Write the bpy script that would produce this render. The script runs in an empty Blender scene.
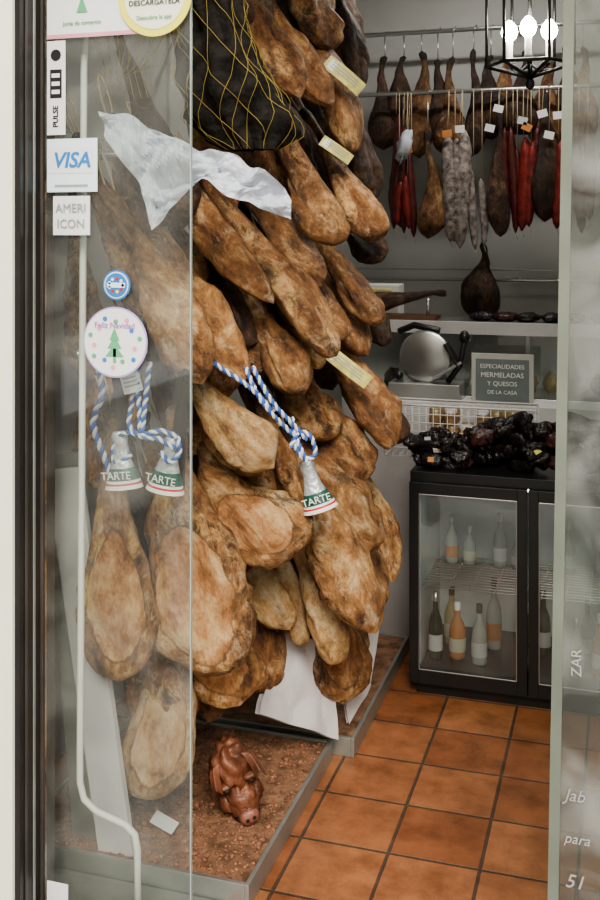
import bpy, math, random
from mathutils import Vector, Matrix, noise
random.seed(7)
sc=bpy.context.scene
sc.view_settings.view_transform='AgX'
try: sc.view_settings.look='AgX - Medium High Contrast'
except Exception as e: print(e)
sc.view_settings.exposure=0.5
COL=sc.collection

# ------------------------------------------------------------ materials
def newmat(name):
    m=bpy.data.materials.new(name); m.use_nodes=True
    nt=m.node_tree; nt.nodes.clear()
    out=nt.nodes.new('ShaderNodeOutputMaterial')
    return m,nt,out
def mat(name,col,rough=.5,metal=0.,var=.12,scale=8.,bump=.0,emit=0.,spec=.5,bscale=None):
    m,nt,out=newmat(name); N=nt.nodes; L=nt.links
    b=N.new('ShaderNodeBsdfPrincipled')
    b.inputs['Roughness'].default_value=rough; b.inputs['Metallic'].default_value=metal
    b.inputs['Specular IOR Level'].default_value=spec
    tc=N.new('ShaderNodeTexCoord'); n=N.new('ShaderNodeTexNoise')
    n.inputs['Scale'].default_value=scale; n.inputs['Detail'].default_value=5
    L.new(tc.outputs['Object'],n.inputs['Vector'])
    r=N.new('ShaderNodeValToRGB')
    c=Vector(col[:3])
    r.color_ramp.elements[0].position=.3; r.color_ramp.elements[1].position=.7
    r.color_ramp.elements[0].color=(*[max(0,x*(1-var)) for x in c],1)
    r.color_ramp.elements[1].color=(*[min(1,x*(1+var)) for x in c],1)
    L.new(n.outputs['Fac'],r.inputs['Fac']); L.new(r.outputs['Color'],b.inputs['Base Color'])
    if bump>0:
        n2=N.new('ShaderNodeTexNoise'); n2.inputs['Scale'].default_value=bscale or scale*3; n2.inputs['Detail'].default_value=4
        L.new(tc.outputs['Object'],n2.inputs['Vector'])
        bp=N.new('ShaderNodeBump'); bp.inputs['Strength'].default_value=bump; bp.inputs['Distance'].default_value=.01
        L.new(n2.outputs['Fac'],bp.inputs['Height']); L.new(bp.outputs['Normal'],b.inputs['Normal'])
    if emit>0:
        b.inputs['Emission Color'].default_value=(*col[:3],1); b.inputs['Emission Strength'].default_value=emit
    L.new(b.outputs[0],out.inputs[0])
    return m
def glassmat(name,tint=(1,1,1),refl=.06,haze=0.0):
    m,nt,out=newmat(name); N=nt.nodes; L=nt.links
    t=N.new('ShaderNodeBsdfTransparent'); t.inputs[0].default_value=(*tint,1)
    g=N.new('ShaderNodeBsdfGlossy'); g.inputs['Roughness'].default_value=.02
    lw=N.new('ShaderNodeLayerWeight'); lw.inputs[0].default_value=.25
    mm=N.new('ShaderNodeMath'); mm.operation='MULTIPLY_ADD'; mm.inputs[1].default_value=.5; mm.inputs[2].default_value=refl
    mm.use_clamp=True
    L.new(lw.outputs['Fresnel'],mm.inputs[0])
    mx=N.new('ShaderNodeMixShader'); L.new(mm.outputs[0],mx.inputs[0]); L.new(t.outputs[0],mx.inputs[1]); L.new(g.outputs[0],mx.inputs[2])
    last=mx
    if haze>0:
        d=N.new('ShaderNodeBsdfDiffuse'); d.inputs[0].default_value=(.8,.8,.78,1)
        tc=N.new('ShaderNodeTexCoord'); n=N.new('ShaderNodeTexNoise'); n.inputs['Scale'].default_value=3.5; n.inputs['Detail'].default_value=8; n.inputs['Distortion'].default_value=1.5
        L.new(tc.outputs['Object'],n.inputs[0])
        r=N.new('ShaderNodeMapRange'); r.inputs[1].default_value=.4; r.inputs[2].default_value=.7; r.inputs[3].default_value=haze*.2; r.inputs[4].default_value=haze*1.8
        L.new(n.outputs['Fac'],r.inputs[0])
        m2=N.new('ShaderNodeMixShader'); L.new(r.outputs[0],m2.inputs[0]); L.new(last.outputs[0],m2.inputs[1]); L.new(d.outputs[0],m2.inputs[2]); last=m2
    L.new(last.outputs[0],out.inputs[0]); return m

def hammat(name,dark,mid,pale,thr=0.0,mould=.85):
    m,nt,out=newmat(name); N=nt.nodes; L=nt.links
    b=N.new('ShaderNodeBsdfPrincipled')
    b.inputs['Specular IOR Level'].default_value=.5
    tc=N.new('ShaderNodeTexCoord'); oi=N.new('ShaderNodeObjectInfo')
    cmb=N.new('ShaderNodeVectorMath'); cmb.operation='MULTIPLY_ADD'
    cmb.inputs[1].default_value=(1,1,.6)
    sc_=N.new('ShaderNodeMath'); sc_.operation='MULTIPLY'; sc_.inputs[1].default_value=37.
    L.new(oi.outputs['Random'],sc_.inputs[0])
    L.new(tc.outputs['Object'],cmb.inputs[0]); L.new(sc_.outputs[0],cmb.inputs[2])
    def nz(s,d=6,dist=.0,rough=.6):
        n=N.new('ShaderNodeTexNoise'); n.inputs['Scale'].default_value=s; n.inputs['Detail'].default_value=d
        n.inputs['Distortion'].default_value=dist; n.inputs['Roughness'].default_value=rough
        L.new(cmb.outputs[0],n.inputs['Vector']); return n
    n1=nz(9,12,.3,.78)
    r=N.new('ShaderNodeValToRGB'); e=r.color_ramp.elements
    e[0].position=.37+thr; e[0].color=(*dark,1)
    e[1].position=.62+thr; e[1].color=(*pale,1)
    a=e.new(.44+thr); a.color=(mid[0]*.52,mid[1]*.48,mid[2]*.46,1)
    a=e.new(.52+thr); a.color=(*mid,1)
    L.new(n1.outputs['Fac'],r.inputs['Fac'])
    n2=nz(20,12,.5,.8)
    r2=N.new('ShaderNodeValToRGB'); r2.color_ramp.elements[0].position=.49; r2.color_ramp.elements[0].color=(0,0,0,1)
    r2.color_ramp.elements[1].position=.57; r2.color_ramp.elements[1].color=(1,1,1,1)
    L.new(n2.outputs['Fac'],r2.inputs['Fac'])
    nl=nz(4.5,3,.1,.5); rl0=N.new('ShaderNodeMapRange'); rl0.inputs[1].default_value=.43; rl0.inputs[2].default_value=.56; rl0.inputs[3].default_value=.08; rl0.inputs[4].default_value=1
    L.new(nl.outputs['Fac'],rl0.inputs[0])
    f2=N.new('ShaderNodeMath'); f2.operation='MULTIPLY'; L.new(r2.outputs[0],f2.inputs[0]); L.new(rl0.outputs[0],f2.inputs[1])
    f3=N.new('ShaderNodeMath'); f3.operation='MULTIPLY'; f3.inputs[1].default_value=mould; L.new(f2.outputs[0],f3.inputs[0])
    mx=N.new('ShaderNodeMixRGB'); mx.inputs[2].default_value=(dark[0]*.8,dark[1]*.85,dark[2]*.9,1)
    L.new(f3.outputs[0],mx.inputs[0]); L.new(r.outputs[0],mx.inputs[1])
    nw=nz(26,10,.6,.75); rw=N.new('ShaderNodeValToRGB'); rw.color_ramp.elements[0].position=.54; rw.color_ramp.elements[0].color=(0,0,0,1); rw.color_ramp.elements[1].position=.66; rw.color_ramp.elements[1].color=(.6,.6,.6,1)
    L.new(nw.outputs['Fac'],rw.inputs[0])
    mw=N.new('ShaderNodeMixRGB'); mw.inputs[2].default_value=(min(1,pale[0]*1.05),min(1,pale[1]*1.25),min(1,pale[2]*1.75),1)
    L.new(rw.outputs[0],mw.inputs[0]); L.new(mx.outputs[0],mw.inputs[1])
    at=N.new('ShaderNodeVertexColor'); at.layer_name='zone'
    sep=N.new('ShaderNodeSeparateColor'); L.new(at.outputs[0],sep.inputs[0])
    n3=nz(12,11,.3,.76)
    rf=N.new('ShaderNodeValToRGB'); ef=rf.color_ramp.elements
    ef[0].position=.37; ef[0].color=(mid[0]*.42,mid[1]*.34,mid[2]*.3,1)
    ef[1].position=.61; ef[1].color=(pale[0]*.98,pale[1]*.95,pale[2]*.98,1)
    q=ef.new(.48); q.color=(mid[0]*1.1,mid[1]*1.03,mid[2]*1.08,1)
    L.new(n3.outputs['Fac'],rf.inputs['Fac'])
    ad=N.new('ShaderNodeMath'); ad.operation='MULTIPLY_ADD'; ad.inputs[1].default_value=.45
    sb=N.new('ShaderNodeMath'); sb.operation='SUBTRACT'; sb.inputs[1].default_value=.5
    L.new(n2.outputs['Fac'],sb.inputs[0]); L.new(sb.outputs[0],ad.inputs[0]); L.new(sep.outputs[1],ad.inputs[2])
    rm=N.new('ShaderNodeValToRGB'); em=rm.color_ramp.elements
    em[0].position=.08; em[0].color=(0,0,0,1); em[1].position=.16; em[1].color=(1,1,1,1)
    L.new(ad.outputs[0],rm.inputs[0])
    m3=N.new('ShaderNodeMixRGB'); L.new(rm.outputs[0],m3.inputs[0]); L.new(mw.outputs[0],m3.inputs[1]); L.new(rf.outputs[0],m3.inputs[2])
    rl=N.new('ShaderNodeValToRGB'); el=rl.color_ramp.elements
    el[0].position=.04; el[0].color=(0,0,0,1); el[1].position=.10; el[1].color=(1,1,1,1)
    q=el.new(.17); q.color=(.0,.0,.0,1)
    L.new(ad.outputs[0],rl.inputs[0])
    fl=N.new('ShaderNodeMath'); fl.operation='MULTIPLY'; fl.inputs[1].default_value=.65; L.new(rl.outputs[0],fl.inputs[0])
    m4=N.new('ShaderNodeMixRGB'); m4.inputs[2].default_value=(dark[0]*1.3,dark[1]*1.2,dark[2]*1.2,1)
    L.new(fl.outputs[0],m4.inputs[0]); L.new(m3.outputs[0],m4.inputs[1])
    rs=N.new('ShaderNodeValToRGB'); es=rs.color_ramp.elements
    es[0].position=.085; es[0].color=(1,1,1,1); es[1].position=.45; es[1].color=(0,0,0,1)
    q=es.new(.11); q.color=(.55,.55,.55,1)
    L.new(sep.outputs[0],rs.inputs[0])
    m5=N.new('ShaderNodeMixRGB'); m5.inputs[2].default_value=(.03,.018,.011,1)
    L.new(rs.outputs[0],m5.inputs[0]); L.new(m4.outputs[0],m5.inputs[1])
    hs=N.new('ShaderNodeHueSaturation'); hs.inputs['Saturation'].default_value=.95; mr=N.new('ShaderNodeMapRange'); mr.inputs[3].default_value=.70; mr.inputs[4].default_value=1.2
    L.new(oi.outputs['Random'],mr.inputs[0]); L.new(mr.outputs[0],hs.inputs['Value']); L.new(m5.outputs[0],hs.inputs['Color'])
    L.new(hs.outputs[0],b.inputs['Base Color'])
    nb=nz(32,10,.2,.8)
    st=N.new('ShaderNodeVectorMath'); st.operation='MULTIPLY'; st.inputs[1].default_value=(1,1,.3); L.new(cmb.outputs[0],st.inputs[0])
    vor=N.new('ShaderNodeTexNoise'); vor.inputs['Scale'].default_value=20; vor.inputs['Detail'].default_value=4; vor.inputs['Distortion'].default_value=1.4
    L.new(st.outputs[0],vor.inputs['Vector'])
    ab=N.new('ShaderNodeMath'); ab.operation='MULTIPLY_ADD'; ab.inputs[1].default_value=1.0; L.new(nb.outputs['Fac'],ab.inputs[0]); L.new(vor.outputs['Fac'],ab.inputs[2])
    bp=N.new('ShaderNodeBump'); bp.inputs['Strength'].default_value=.9; bp.inputs['Distance'].default_value=.014
    L.new(ab.outputs[0],bp.inputs['Height']); L.new(bp.outputs['Normal'],b.inputs['Normal'])
    rr=N.new('ShaderNodeMapRange'); rr.inputs[1].default_value=.35; rr.inputs[2].default_value=.65; rr.inputs[3].default_value=.32; rr.inputs[4].default_value=.68; L.new(n2.outputs['Fac'],rr.inputs[0]); L.new(rr.outputs[0],b.inputs['Roughness'])
    L.new(b.outputs[0],out.inputs[0]); return m

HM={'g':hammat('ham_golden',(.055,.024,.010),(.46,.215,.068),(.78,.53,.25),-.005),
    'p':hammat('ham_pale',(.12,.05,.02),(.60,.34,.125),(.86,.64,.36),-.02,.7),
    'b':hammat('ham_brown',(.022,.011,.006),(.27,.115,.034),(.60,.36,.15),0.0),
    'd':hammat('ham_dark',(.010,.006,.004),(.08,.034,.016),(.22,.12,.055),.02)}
M_wall=mat('plaster_white',(.48,.48,.46),.8,var=.09,scale=2,bump=.05)
M_cream=mat('plaster_cream',(.86,.84,.70),.8,var=.04,scale=2,bump=.1)
M_ceil=mat('ceiling_paint',(.6,.6,.58),.85,var=.03)
M_frame=mat('frame_black',(.018,.016,.015),.35,var=.3,scale=5)
M_frame2=mat('frame_brown',(.06,.05,.043),.4,var=.3,scale=5)
M_alu=mat('aluminium_grey',(.36,.37,.35),.4,.6,var=.15)
M_steel=mat('steel',(.55,.55,.54),.3,.9,var=.05)
M_white=mat('white_paint',(.8,.8,.77),.5,var=.04)
M_paper=mat('wrapping_paper',(.58,.61,.68),.55,var=.12,scale=9,bump=.5,bscale=22)
M_card=mat('white_card',(.55,.53,.54),.7,var=.1,scale=5,bump=.1)
M_blk=mat('black_plastic',(.015,.015,.016),.35,var=.2)
M_glass=glassmat('door_glass',(.95,.97,.95),.03,.04)
M_glassR=glassmat('door_glass_right',(.72,.76,.72),.06,.13)
M_glassF=glassmat('fridge_glass',(.9,.92,.92),.05,.03)
M_cord=mat('cord',(.5,.4,.25),.8)
M_blue=mat('rope_blue',(.05,.12,.42),.8,var=.2,scale=60)
M_rwhite=mat('rope_white',(.7,.7,.7),.8,var=.1,scale=60)
M_yel=mat('net_yellow',(.36,.27,.06),.6)
M_net=mat('net_black_cloth',(.020,.017,.015),.9,var=.7,scale=25,bump=.9,bscale=50,spec=.2)
M_green=mat('tag_green',(.02,.10,.07),.35)
M_red=mat('tag_red',(.6,.03,.03),.4)
M_silver=mat('tag_foil',(.6,.62,.64),.35,.5,var=.2,scale=30,bump=.5)
M_twhite=mat('print_white',(.8,.8,.8),.5,var=.02)
M_tgrey=mat('print_grey',(.35,.36,.36),.5,var=.1)
M_tblack=mat('print_black',(.02,.02,.02),.5)
M_visa=mat('print_blue',(.03,.22,.55),.5)
M_cyan=mat('sticker_paleblue',(.72,.86,.92),.5,var=.02)
M_lime=mat('sticker_yellow',(.85,.80,.12),.5,var=.03)
M_pink=mat('sticker_pink',(.8,.35,.4),.5)
M_grn=mat('sticker_green',(.12,.42,.2),.5)
M_labely=mat('label_yellow',(.62,.57,.20),.5,var=.25,scale=40)

def floormat():
    m,nt,out=newmat('terracotta_tiles'); N=nt.nodes; L=nt.links
    b=N.new('ShaderNodeBsdfPrincipled'); tc=N.new('ShaderNodeTexCoord')
    mp=N.new('ShaderNodeMapping'); mp.inputs['Location'].default_value=(.618+10,-2.78+10,0)
    L.new(tc.outputs['Object'],mp.inputs[0])
    br=N.new('ShaderNodeTexBrick'); br.offset=0; br.squash=1
    br.inputs['Scale'].default_value=1; br.inputs['Brick Width'].default_value=.25; br.inputs['Row Height'].default_value=.25
    br.inputs['Mortar Size'].default_value=.0055; br.inputs['Mortar Smooth'].default_value=.4
    br.inputs['Color1'].default_value=(.29,.105,.045,1); br.inputs['Color2'].default_value=(.43,.18,.08,1)
    br.inputs['Mortar'].default_value=(.10,.07,.05,1); br.inputs['Bias'].default_value=0
    L.new(mp.outputs[0],br.inputs['Vector'])
    n=N.new('ShaderNodeTexNoise'); n.inputs['Scale'].default_value=8; n.inputs['Detail'].default_value=10; n.inputs['Roughness'].default_value=.7; L.new(tc.outputs['Object'],n.inputs[0])
    r=N.new('ShaderNodeValToRGB'); r.color_ramp.elements[0].position=.36; r.color_ramp.elements[0].color=(.58,.56,.55,1); r.color_ramp.elements[1].position=.62; r.color_ramp.elements[1].color=(1.1,1.1,1.1,1)
    L.new(n.outputs['Fac'],r.inputs[0])
    mx=N.new('ShaderNodeMixRGB'); mx.blend_type='MULTIPLY'; mx.inputs[0].default_value=1
    L.new(br.outputs['Color'],mx.inputs[1]); L.new(r.outputs[0],mx.inputs[2]); L.new(mx.outputs[0],b.inputs['Base Color'])
    rr=N.new('ShaderNodeMapRange'); rr.inputs[3].default_value=.22; rr.inputs[4].default_value=.5; L.new(n.outputs['Fac'],rr.inputs[0]); L.new(rr.outputs[0],b.inputs['Roughness'])
    ma=N.new('ShaderNodeMath'); ma.operation='MULTIPLY_ADD'; ma.inputs[1].default_value=-1; L.new(br.outputs['Fac'],ma.inputs[0])
    mb=N.new('ShaderNodeMath'); mb.operation='MULTIPLY'; mb.inputs[1].default_value=.6; L.new(n.outputs['Fac'],mb.inputs[0]); L.new(mb.outputs[0],ma.inputs[2])
    bp=N.new('ShaderNodeBump'); bp.inputs['Strength'].default_value=.6; bp.inputs['Distance'].default_value=.006
    L.new(ma.outputs[0],bp.inputs['Height']); L.new(bp.outputs[0],b.inputs['Normal'])
    L.new(b.outputs[0],out.inputs[0]); return m
M_floor=floormat()
M_pave=mat('paving_stone',(.35,.34,.32),.8,var=.2,scale=3,bump=.2)
M_board=mat('platform_board',(.25,.135,.08),.6,var=.5,scale=26,bump=.7,bscale=60)
M_crumb=mat('crumbs',(.28,.13,.075),.7,var=.6,scale=30)

# ------------------------------------------------------------ mesh builder
class MB:
    def __init__(s): s.v=[];s.f=[];s.mi=[];s.sm=[];s.mats=[]
    def mid(s,m):
        if m not in s.mats: s.mats.append(m)
        return s.mats.index(m)
    def add(s,vs,fs,m,smooth=False):
        o=len(s.v); s.v+= [tuple(v) for v in vs]; k=s.mid(m)
        for f in fs: s.f.append(tuple(i+o for i in f)); s.mi.append(k); s.sm.append(smooth)
    def obox(s,c,size,m,R=None,bev=0.0):
        hx,hy,hz=[q/2 for q in size]; R=R or Matrix.Identity(3)
        c=Vector(c)
        vs=[c+R@Vector((x*hx,y*hy,z*hz)) for x in(-1,1) for y in(-1,1) for z in(-1,1)]
        s.add(vs,[(0,1,3,2),(4,6,7,5),(0,4,5,1),(2,3,7,6),(0,2,6,4),(1,5,7,3)],m)
    def box(s,x0,x1,y0,y1,z0,z1,m):
        s.obox(((x0+x1)/2,(y0+y1)/2,(z0+z1)/2),(abs(x1-x0),abs(y1-y0),abs(z1-z0)),m)
    def tube(s,pts,r,m,seg=8,closed=False,caps=True):
        pts=[Vector(p) for p in pts]; n=len(pts); vs=[];fs=[]
        up=Vector((0,0,1)); prev=None
        for i,p in enumerate(pts):
            if closed: t=(pts[(i+1)%n]-pts[i-1])
            else: t=pts[min(i+1,n-1)]-pts[max(i-1,0)]
            if t.length<1e-9: t=Vector((0,0,1))
            t.normalize()
            if prev is None:
                a=up if abs(t.dot(up))<.9 else Vector((1,0,0))
                nrm=(a-t*a.dot(t)).normalized()
            else:
                nrm=prev-t*prev.dot(t)
                nrm=nrm.normalized() if nrm.length>1e-6 else t.orthogonal().normalized()
            prev=nrm; bn=t.cross(nrm)
            rr=r[i] if isinstance(r,(list,tuple)) else r
            for j in range(seg):
                a=2*math.pi*j/seg; vs.append(p+nrm*math.cos(a)*rr+bn*math.sin(a)*rr)
        m_=n if closed else n-1
        for i in range(m_):
            for j in range(seg):
                a=i*seg+j;b=i*seg+(j+1)%seg;c=((i+1)%n)*seg+(j+1)%seg;d=((i+1)%n)*seg+j
                fs.append((a,b,c,d))
        if caps and not closed:
            fs.append(tuple(range(seg))[::-1]); fs.append(tuple((n-1)*seg+j for j in range(seg)))
        s.add(vs,fs,m,True)
    def lathe(s,prof,org,m,seg=20,R=None,sx=1,sy=1,jit=0,seed=0,smooth=True):
        R=R or Matrix.Identity(3); org=Vector(org); vs=[];fs=[]
        for i,(r,z) in enumerate(prof):
            for j in range(seg):
                a=2*math.pi*j/seg; p=Vector((r*math.cos(a)*sx,r*math.sin(a)*sy,z))
                if jit: 
                    d=noise.noise(p*18+Vector((seed*3.1,seed,0)))*jit; p+=Vector((math.cos(a),math.sin(a),0))*d*(1 if r>1e-4 else 0)
                vs.append(org+R@p)
        for i in range(len(prof)-1):
            for j in range(seg):
                fs.append((i*seg+j,i*seg+(j+1)%seg,(i+1)*seg+(j+1)%seg,(i+1)*seg+j))
        s.add(vs,fs,m,smooth)
    def grid(s,fn,nu,nv,m,smooth=True):
        vs=[fn(i/nu,j/nv) for i in range(nu+1) for j in range(nv+1)]
        fs=[(i*(nv+1)+j,(i+1)*(nv+1)+j,(i+1)*(nv+1)+j+1,i*(nv+1)+j+1) for i in range(nu) for j in range(nv)]
        s.add(vs,fs,m,smooth)
    def disc(s,c,r,m,seg=40,th=.002,R=None):
        R=R or Matrix.Rotation(math.radians(90),3,'X')
        s.lathe([(0,-th),(r,-th),(r,th),(0,th)],c,m,seg,R,smooth=False)
    def ell(s,c,rad,m,R=None,seg=16,rings=10,jit=0,seed=0,fr=2.2,pw=1.0):
        R=R or Matrix.Identity(3); c=Vector(c);vs=[];fs=[]
        sg=lambda x:math.copysign(abs(x)**pw,x)
        for i in range(rings+1):
            ph=math.pi*i/rings
            for j in range(seg):
                a=2*math.pi*j/seg
                d=Vector((math.sin(ph)*math.cos(a),math.sin(ph)*math.sin(a),math.cos(ph)))
                k=1+ (noise.noise(d*fr+Vector((seed*1.7,seed*.3,seed)))*jit if jit else 0)
                if pw!=1: d=Vector((sg(d.x),sg(d.y),sg(d.z)))
                vs.append(c+R@Vector((d.x*rad[0]*k,d.y*rad[1]*k,d.z*rad[2]*k)))
        for i in range(rings):
            for j in range(seg):
                fs.append((i*seg+j,(i+1)*seg+j,(i+1)*seg+(j+1)%seg,i*seg+(j+1)%seg))
        s.add(vs,fs,m,True)
    def text(s,txt,c,size,m,R=None,ext=.0006,align='CENTER',bold=0,shear=0):
        cu=bpy.data.curves.new('t','FONT'); cu.body=txt; cu.size=size; cu.align_x=align; cu.align_y='CENTER'; cu.extrude=ext
        cu.resolution_u=3; cu.offset=bold; cu.shear=shear
        ob=bpy.data.objects.new('t',cu); COL.objects.link(ob)
        me=bpy.data.meshes.new_from_object(ob)
        R=R or Matrix.Rotation(math.radians(90),3,'X')
        c=Vector(c)
        s.add([c+R@v.co for v in me.vertices],[tuple(p.vertices) for p in me.polygons],m)
        bpy.data.objects.remove(ob); bpy.data.meshes.remove(me); bpy.data.curves.remove(cu)
    def make(s,name,bevel=0,parent=None,loc=None):
        me=bpy.data.meshes.new(name); 
        off=Vector(loc) if loc else Vector((0,0,0))
        me.from_pydata([tuple(Vector(v)-off) for v in s.v],[],s.f)
        for m in s.mats: me.materials.append(m)
        me.polygons.foreach_set('material_index',s.mi); me.polygons.foreach_set('use_smooth',s.sm)
        me.update(); ob=bpy.data.objects.new(name,me); COL.objects.link(ob); ob.location=off
        if bevel:
            b=ob.modifiers.new('b','BEVEL'); b.width=bevel; b.segments=2; b.limit_method='ANGLE'; b.angle_limit=math.radians(50)
        if parent: ob.parent=parent
        return ob
RX=Matrix.Rotation(math.radians(90),3,'X')
def RY(d): return Matrix.Rotation(math.radians(d),3,'Y')
def RZ(d): return Matrix.Rotation(math.radians(d),3,'Z')

# ------------------------------------------------------------ room
def simplebox(name,x0,x1,y0,y1,z0,z1,m,bevel=0):
    b=MB(); b.box(x0,x1,y0,y1,z0,z1,m); return b.make(name,bevel)
simplebox('floor',-1.75,1.3,2.2,5.3,-.1,0,M_floor)
simplebox('pavement',-5,5,-8,2.14,-.1,-.0,M_pave)
simplebox('ceiling',-1.85,1.4,2.34,5.4,3.2,3.3,M_ceil)
simplebox('wall_left',-1.85,-1.75,2.34,5.4,0,3.2,M_wall)
simplebox('wall_right',1.3,1.4,2.34,5.4,0,3.2,M_wall)
simplebox('wall_back',-1.85,1.4,5.3,5.4,0,3.2,M_wall)
b=MB(); b.box(-5,-1.386,2.14,2.15,0,4.5,M_cream); b.box(-5,-1.457,2.15,2.34,0,4.5,M_cream); b.box(.9,5,2.14,2.34,0,4.5,M_cream); b.box(-1.457,.9,2.14,2.34,3.1,4.5,M_cream); b.make('wall_front')
b=MB(); b.box(-1.457,-1.372,2.15,2.24,0,3.1,M_frame); b.box(-1.457,-1.366,2.24,2.30,0,3.1,M_frame2); b.box(-1.372,-1.368,2.17,2.18,0,3.1,M_frame2); b.box(-1.372,-1.369,2.205,2.215,0,3.1,M_alu)
b.box(-1.457,.9,2.15,2.30,2.98,3.1,M_frame)
b.make('trim_1',.002)
b=MB(); b.box(-1.362,-.975,2.245,2.253,.03,2.98,M_glass); b.box(-.9748,-.972,2.245,2.253,.03,2.98,mat('glass_edge',(.35,.42,.38),.3))
b.make('window_1')
b=MB(); b.box(-1.362,-.972,2.22,2.275,0,.03,M_alu); b.box(-1.60,-.96,2.275,2.437,0,.012,M_alu); b.make('trim_2',.003)
b=MB()
Rl=RY(1.0)
b.obox((-.122,2.25,1.5),(.022,.04,3.0),mat('door_profile',(.20,.22,.18),.4,.3,var=.25,scale=3),Rl)
b.obox((.278,2.25,1.5),(.78,.008,2.95),M_glassR,Rl)
b.obox((.10,2.235,2.66),(.2,.02,.32),M_blk)
b.text('ZAR',(-.095,2.24,.80),.03,M_tgrey,RX@RZ(90))
b.text('Jab',(-.100,2.24,.52),.035,M_tgrey,shear=.3); b.text('para',(-.095,2.24,.43),.03,M_tgrey,shear=.3); b.text('51',(-.100,2.24,.34),.04,M_tgrey,shear=.3)
b.make('glass_door')
b=MB(); M_bw=mat('street_facade',(.55,.50,.42),.8,var=.12,scale=1); M_win=mat('street_window',(.04,.05,.06),.2)
b.box(-12,12,-9,-8,0,7,M_bw)
for k in range(8):
    for z in (.3,3.7): b.box(-11+k*2.8,-9.7+k*2.8,-8.02,-7.98,z,z+2.3,M_win); b.box(-11.1+k*2.8,-9.6+k*2.8,-8.04,-7.9,z+2.3,z+2.42,M_cream)
b.make('building_across_street')

# ------------------------------------------------------------ hams
PROF=[(0,.0),(.004,.13),(.02,.19),(.05,.22),(.08,.20),(.11,.155),(.16,.165),(.22,.23),(.28,.27),(.34,.30),(.42,.39),(.52,.56),(.62,.76),(.72,.93),(.80,1.0),(.87,.97),(.93,.80),(.965,.58),(.99,.30),(1,0)]
PROF2=[(0,.0),(.004,.13),(.02,.19),(.05,.22),(.08,.20),(.11,.155),(.16,.17),(.22,.25),(.28,.32),(.34,.42),(.42,.60),(.52,.82),(.60,.95),(.68,1.0),(.76,.97),(.84,.84),(.91,.62),(.96,.40),(.99,.2),(1,0)]
def interp(x,T):
    if x<=T[0][0]: return T[0][1]
    for i in range(len(T)-1):
        if x<=T[i+1][0]:
            a=(x-T[i][0])/(T[i+1][0]-T[i][0]); return T[i][1]+(T[i+1][1]-T[i][1])*a
    return T[-1][1]
def make_ham(hoof,tip,W,kind,face=False,nrm=(.35,-.94,0),roll=0,thick=.62,side=1,n=56,seg=36,name='cured_ham',cord=True,lump=1.0):
    hoof=Vector(hoof);tip=Vector(tip); Z=(hoof-tip); Ln=Z.length; Z.normalize()
    nv=Vector(nrm); Y=-(nv-Z*nv.dot(Z)).normalized(); X=Y.cross(Z).normalized()
    R=Matrix((X,Y,Z)).transposed()@Matrix.Rotation(roll,3,'Z')
    sd=random.random()*50; vs=[];cols=[];fs=[]
    hw=W/2; so=Vector((sd,sd*.7,-sd))
    shr=max(.30,min(.62,.048*2.0/W*.9))
    warp=random.uniform(.85,1.15); bend=random.uniform(-.18,.18)*W; mixp=0 if face else random.choice([0,.3,.6,.9])
    for i in range(n+1):
        s=i/n; s0=s; 
        w=interp(s**warp,PROF)*(1-mixp)+interp(s**warp,PROF2)*mixp
        if s<.45:
            k=1-s/.45; w=w*(1+(shr/.5-1)*k)
        w*=hw
        body=max(0,min(1,(s-.3)/.3)); body=body*body*(3-2*body)
        t=w*(.92*(1-body)+thick*body)
        off=side*hw*.18*math.sin(math.pi*min(1,max(0,(s-.25)/.75)))-side*hw*.12*math.sin(math.pi*min(1,s/.3))+bend*math.sin(math.pi*s)
        offy=-.10*hw*math.sin(math.pi*s)
        for j in range(seg):
            a=2*math.pi*j/seg; c=math.cos(a); q=math.sin(a)
            y=t*q
            if q<0: 
                y=-t*(abs(q)**(1-.45*body))*(1-.30*body*(1 if face else .2))
            p=Vector((w*c+off,y+offy,-Ln*s))
            ps=Vector((p.x*16,p.y*16,p.z*4))+so
            d=(noise.noise(p*7+so)*.26*w + noise.noise(ps)*.22*w + noise.noise(p*22+so)*.11*w + noise.noise(p*50+so)*.045*w)*lump
            cr=noise.noise(ps*.6+Vector((9,9,9))); d-= .16*w*lump*math.exp(-(cr/.06)**2)*body
            rad=Vector((c,q,0)); p+=rad*d
            if i not in(0,n): p.z+=noise.noise(p*6-so)*.020
            e=((s-.73)/.225)**2+(c/.78)**2
            g=max(0,1-e) if (q<0 and face) else 0
            vs.append(p); cols.append((s,g,0,1))
    if face:
        for k,p in enumerate(vs):
            g=cols[k][1]
            if 0<g: p.y+=.012*min(1,g*6)
    for i in range(n):
        for j in range(seg): fs.append((i*seg+j,(i+1)*seg+j,(i+1)*seg+(j+1)%seg,i*seg+(j+1)%seg))
    nb=len(vs); mi=[0]*len(fs)
    if cord:
        B=MB(); pts=[]
        for k in range(13):
            a=math.pi*2*k/12; pts.append(Vector((.012*math.sin(a)+0,0,.05-.085*math.cos(a)-.0)))
        B.tube(pts,.0035,M_cord,6)
        vs+= [Vector(v) for v in B.v]; cols+=[(.5,0,0,1)]*len(B.v)
        for f in B.f: fs.append(tuple(q+nb for q in f)); mi.append(1)
    me=bpy.data.meshes.new(name); me.from_pydata([tuple(v) for v in vs],[],fs)
    ca=me.color_attributes.new('zone','FLOAT_COLOR','POINT')
    for k,c in enumerate(cols): ca.data[k].color=c
    me.materials.append(HM[kind]); me.materials.append(M_cord)
    me.polygons.foreach_set('material_index',mi)
    me.polygons.foreach_set('use_smooth',[True]*len(fs)); me.update()
    ob=bpy.data.objects.new(name,me); COL.objects.link(ob)
    ob.matrix_world=Matrix.Translation(hoof)@R.to_4x4()
    return ob
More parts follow.
